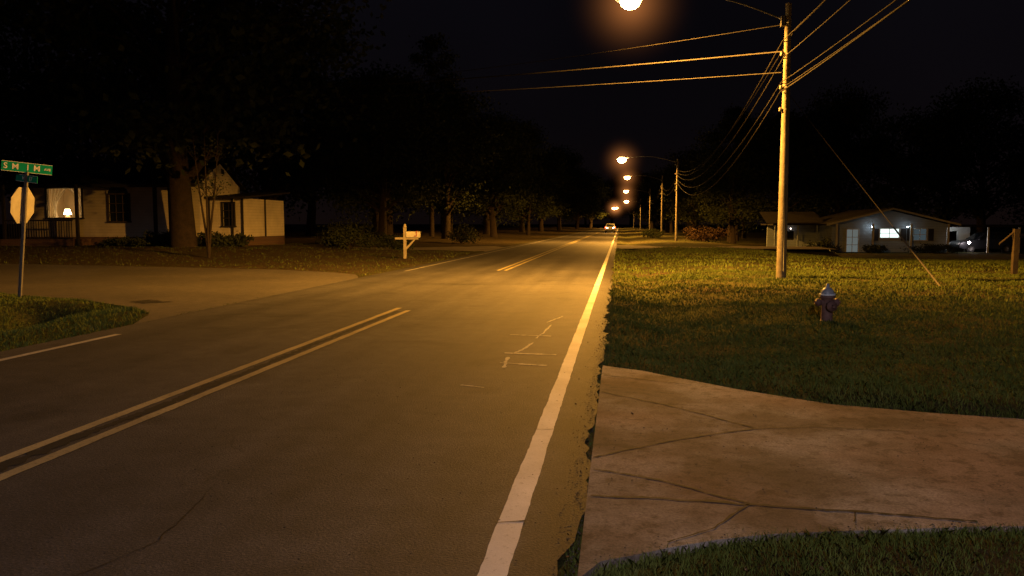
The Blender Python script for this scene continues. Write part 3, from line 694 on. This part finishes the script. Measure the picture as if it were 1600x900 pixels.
# ---------------------------------------------------------------- cars
def car(name,x,y,rot,paint_m,lit=True):
    z0=0 if abs(x)<8 else float(terrain(np.array([x]),np.array([y]))[0])
    C=empty(name,(x,y,z0),(0,0,rot)); b=MB(); w=.92
    low=[(-2.3,.45),(-2.32,.75),(-2.25,1.05),(-1.9,1.08),(1.0,1.05),(2.05,.92),(2.3,.75),(2.32,.4),(1.9,.3),(-1.9,.3)]
    b.prism(low,-w,w,0)
    gb=[(-2.2,1.05),(.95,1.04),(.25,1.62),(-.6,1.72),(-1.95,1.66)]
    vs=[(-w*.97,yy_,z) if z<1.1 else (-w*.78,yy_,z) for yy_,z in gb]+[(w*.97,yy_,z) if z<1.1 else (w*.78,yy_,z) for yy_,z in gb]
    b.add(vs,[tuple(range(5)),tuple(reversed(range(5,10)))]+[(i,i+5,(i+1)%5+5,(i+1)%5) for i in range(5)],0)
    b.box(-w*1.12,-w,.65,.8,1.02,1.18,0); b.box(w,w*1.12,.65,.8,1.02,1.18,0)
    o=b.build('body',[paint_m],C); md=o.modifiers.new('bev','BEVEL'); md.width=.06; md.segments=3; md.limit_method='ANGLE'
    b=MB()
    def gl(a,c,d,e): b.quad(a,c,d,e,0)
    gl((-.72,-2.2,1.14),(.72,-2.2,1.14),(.62,-1.99,1.56),(-.62,-1.99,1.56))
    gl((-.74,.9,1.12),(.74,.9,1.12),(.62,.32,1.59),(-.62,.32,1.59))
    for s in(-1,1):
        gl((s*.885,-1.85,1.14),(s*.885,-.7,1.14),(s*.76,-.7,1.6),(s*.76,-1.75,1.58)); gl((s*.885,-.6,1.14),(s*.885,.7,1.14),(s*.76,.2,1.58),(s*.76,-.6,1.61))
    b.build('windows',[m_glass],C)
    b=MB()
    for s in(-1,1):
        for yw in(-1.4,1.4):
            b.tube([(s*.72,yw,.34),(s*.95,yw,.34)],.34,20,0); b.tube([(s*.951,yw,.34),(s*.965,yw,.34)],.2,14,1)
    b.box(-.26,.26,-2.36,-2.33,.7,.82,1); b.build('wheels',[m_tire,m_galv],C)
    b=MB(); 
    for s in(-1,1): b.box(s*.8-.1,s*.8+.1,-2.36,-2.3,.85,1.08,0); b.box(s*.55-.07,s*.55+.07,-2.36,-2.3,.86,.96,1); b.box(s*.7-.16,s*.7+.16,2.26,2.335,.66,.8,2)
    b.build('lights',[m_tail if lit else m_red,m_head if lit else m_signw,m_signw],C)
car('car',-1.7,150,0,m_carp,True)
car('parked_car',29.6,69.6,R(95),m_carw,False)

# ---------------------------------------------------------------- world
w=bpy.data.worlds.new('World'); sc.world=w; w.use_nodes=True; nt=w.node_tree; nt.nodes.clear()
out=nt.nodes.new('ShaderNodeOutputWorld'); sky=nt.nodes.new('ShaderNodeTexSky'); sky.sky_type='NISHITA'; sky.sun_disc=False
sky.sun_elevation=R(-4); sky.sun_rotation=R(200)
b1=nt.nodes.new('ShaderNodeBackground'); b1.inputs[1].default_value=.002; nt.links.new(sky.outputs[0],b1.inputs[0])
tc=nt.nodes.new('ShaderNodeTexCoord'); nz=nt.nodes.new('ShaderNodeTexNoise'); nz.inputs['Scale'].default_value=2.2; nt.links.new(tc.outputs['Generated'],nz.inputs['Vector'])
sp=nt.nodes.new('ShaderNodeSeparateXYZ'); nt.links.new(tc.outputs['Generated'],sp.inputs[0])
cr=ramp(nt,sp.outputs[2],[(0,(.0045,.0025,.0022)),(.12,(.0028,.0021,.0028)),(.5,(.0019,.0020,.0038))])
cm=mix(nt,1.0,cr,ramp(nt,nz.outputs['Fac'],[(.3,(.7,.7,.75)),(.7,(1.3,1.3,1.3))]),'MULTIPLY')
b2=nt.nodes.new('ShaderNodeBackground'); nt.links.new(cm,b2.inputs[0]); b2.inputs[1].default_value=1
ad=nt.nodes.new('ShaderNodeAddShader'); nt.links.new(b1.outputs[0],ad.inputs[0]); nt.links.new(b2.outputs[0],ad.inputs[1]); nt.links.new(ad.outputs[0],out.inputs[0])

# camera
cd=bpy.data.cameras.new('camera'); cam=bpy.data.objects.new('camera',cd); sc.collection.objects.link(cam)
cam.location=(0,0,1.6); cam.rotation_euler=(R(90-4.64),0,R(7.74)); cd.sensor_width=36; cd.lens=27.72; cd.clip_end=6000; cd.clip_start=.05
sc.camera=cam
sc.view_settings.view_transform='Standard'; sc.view_settings.look='None'; sc.view_settings.exposure=0
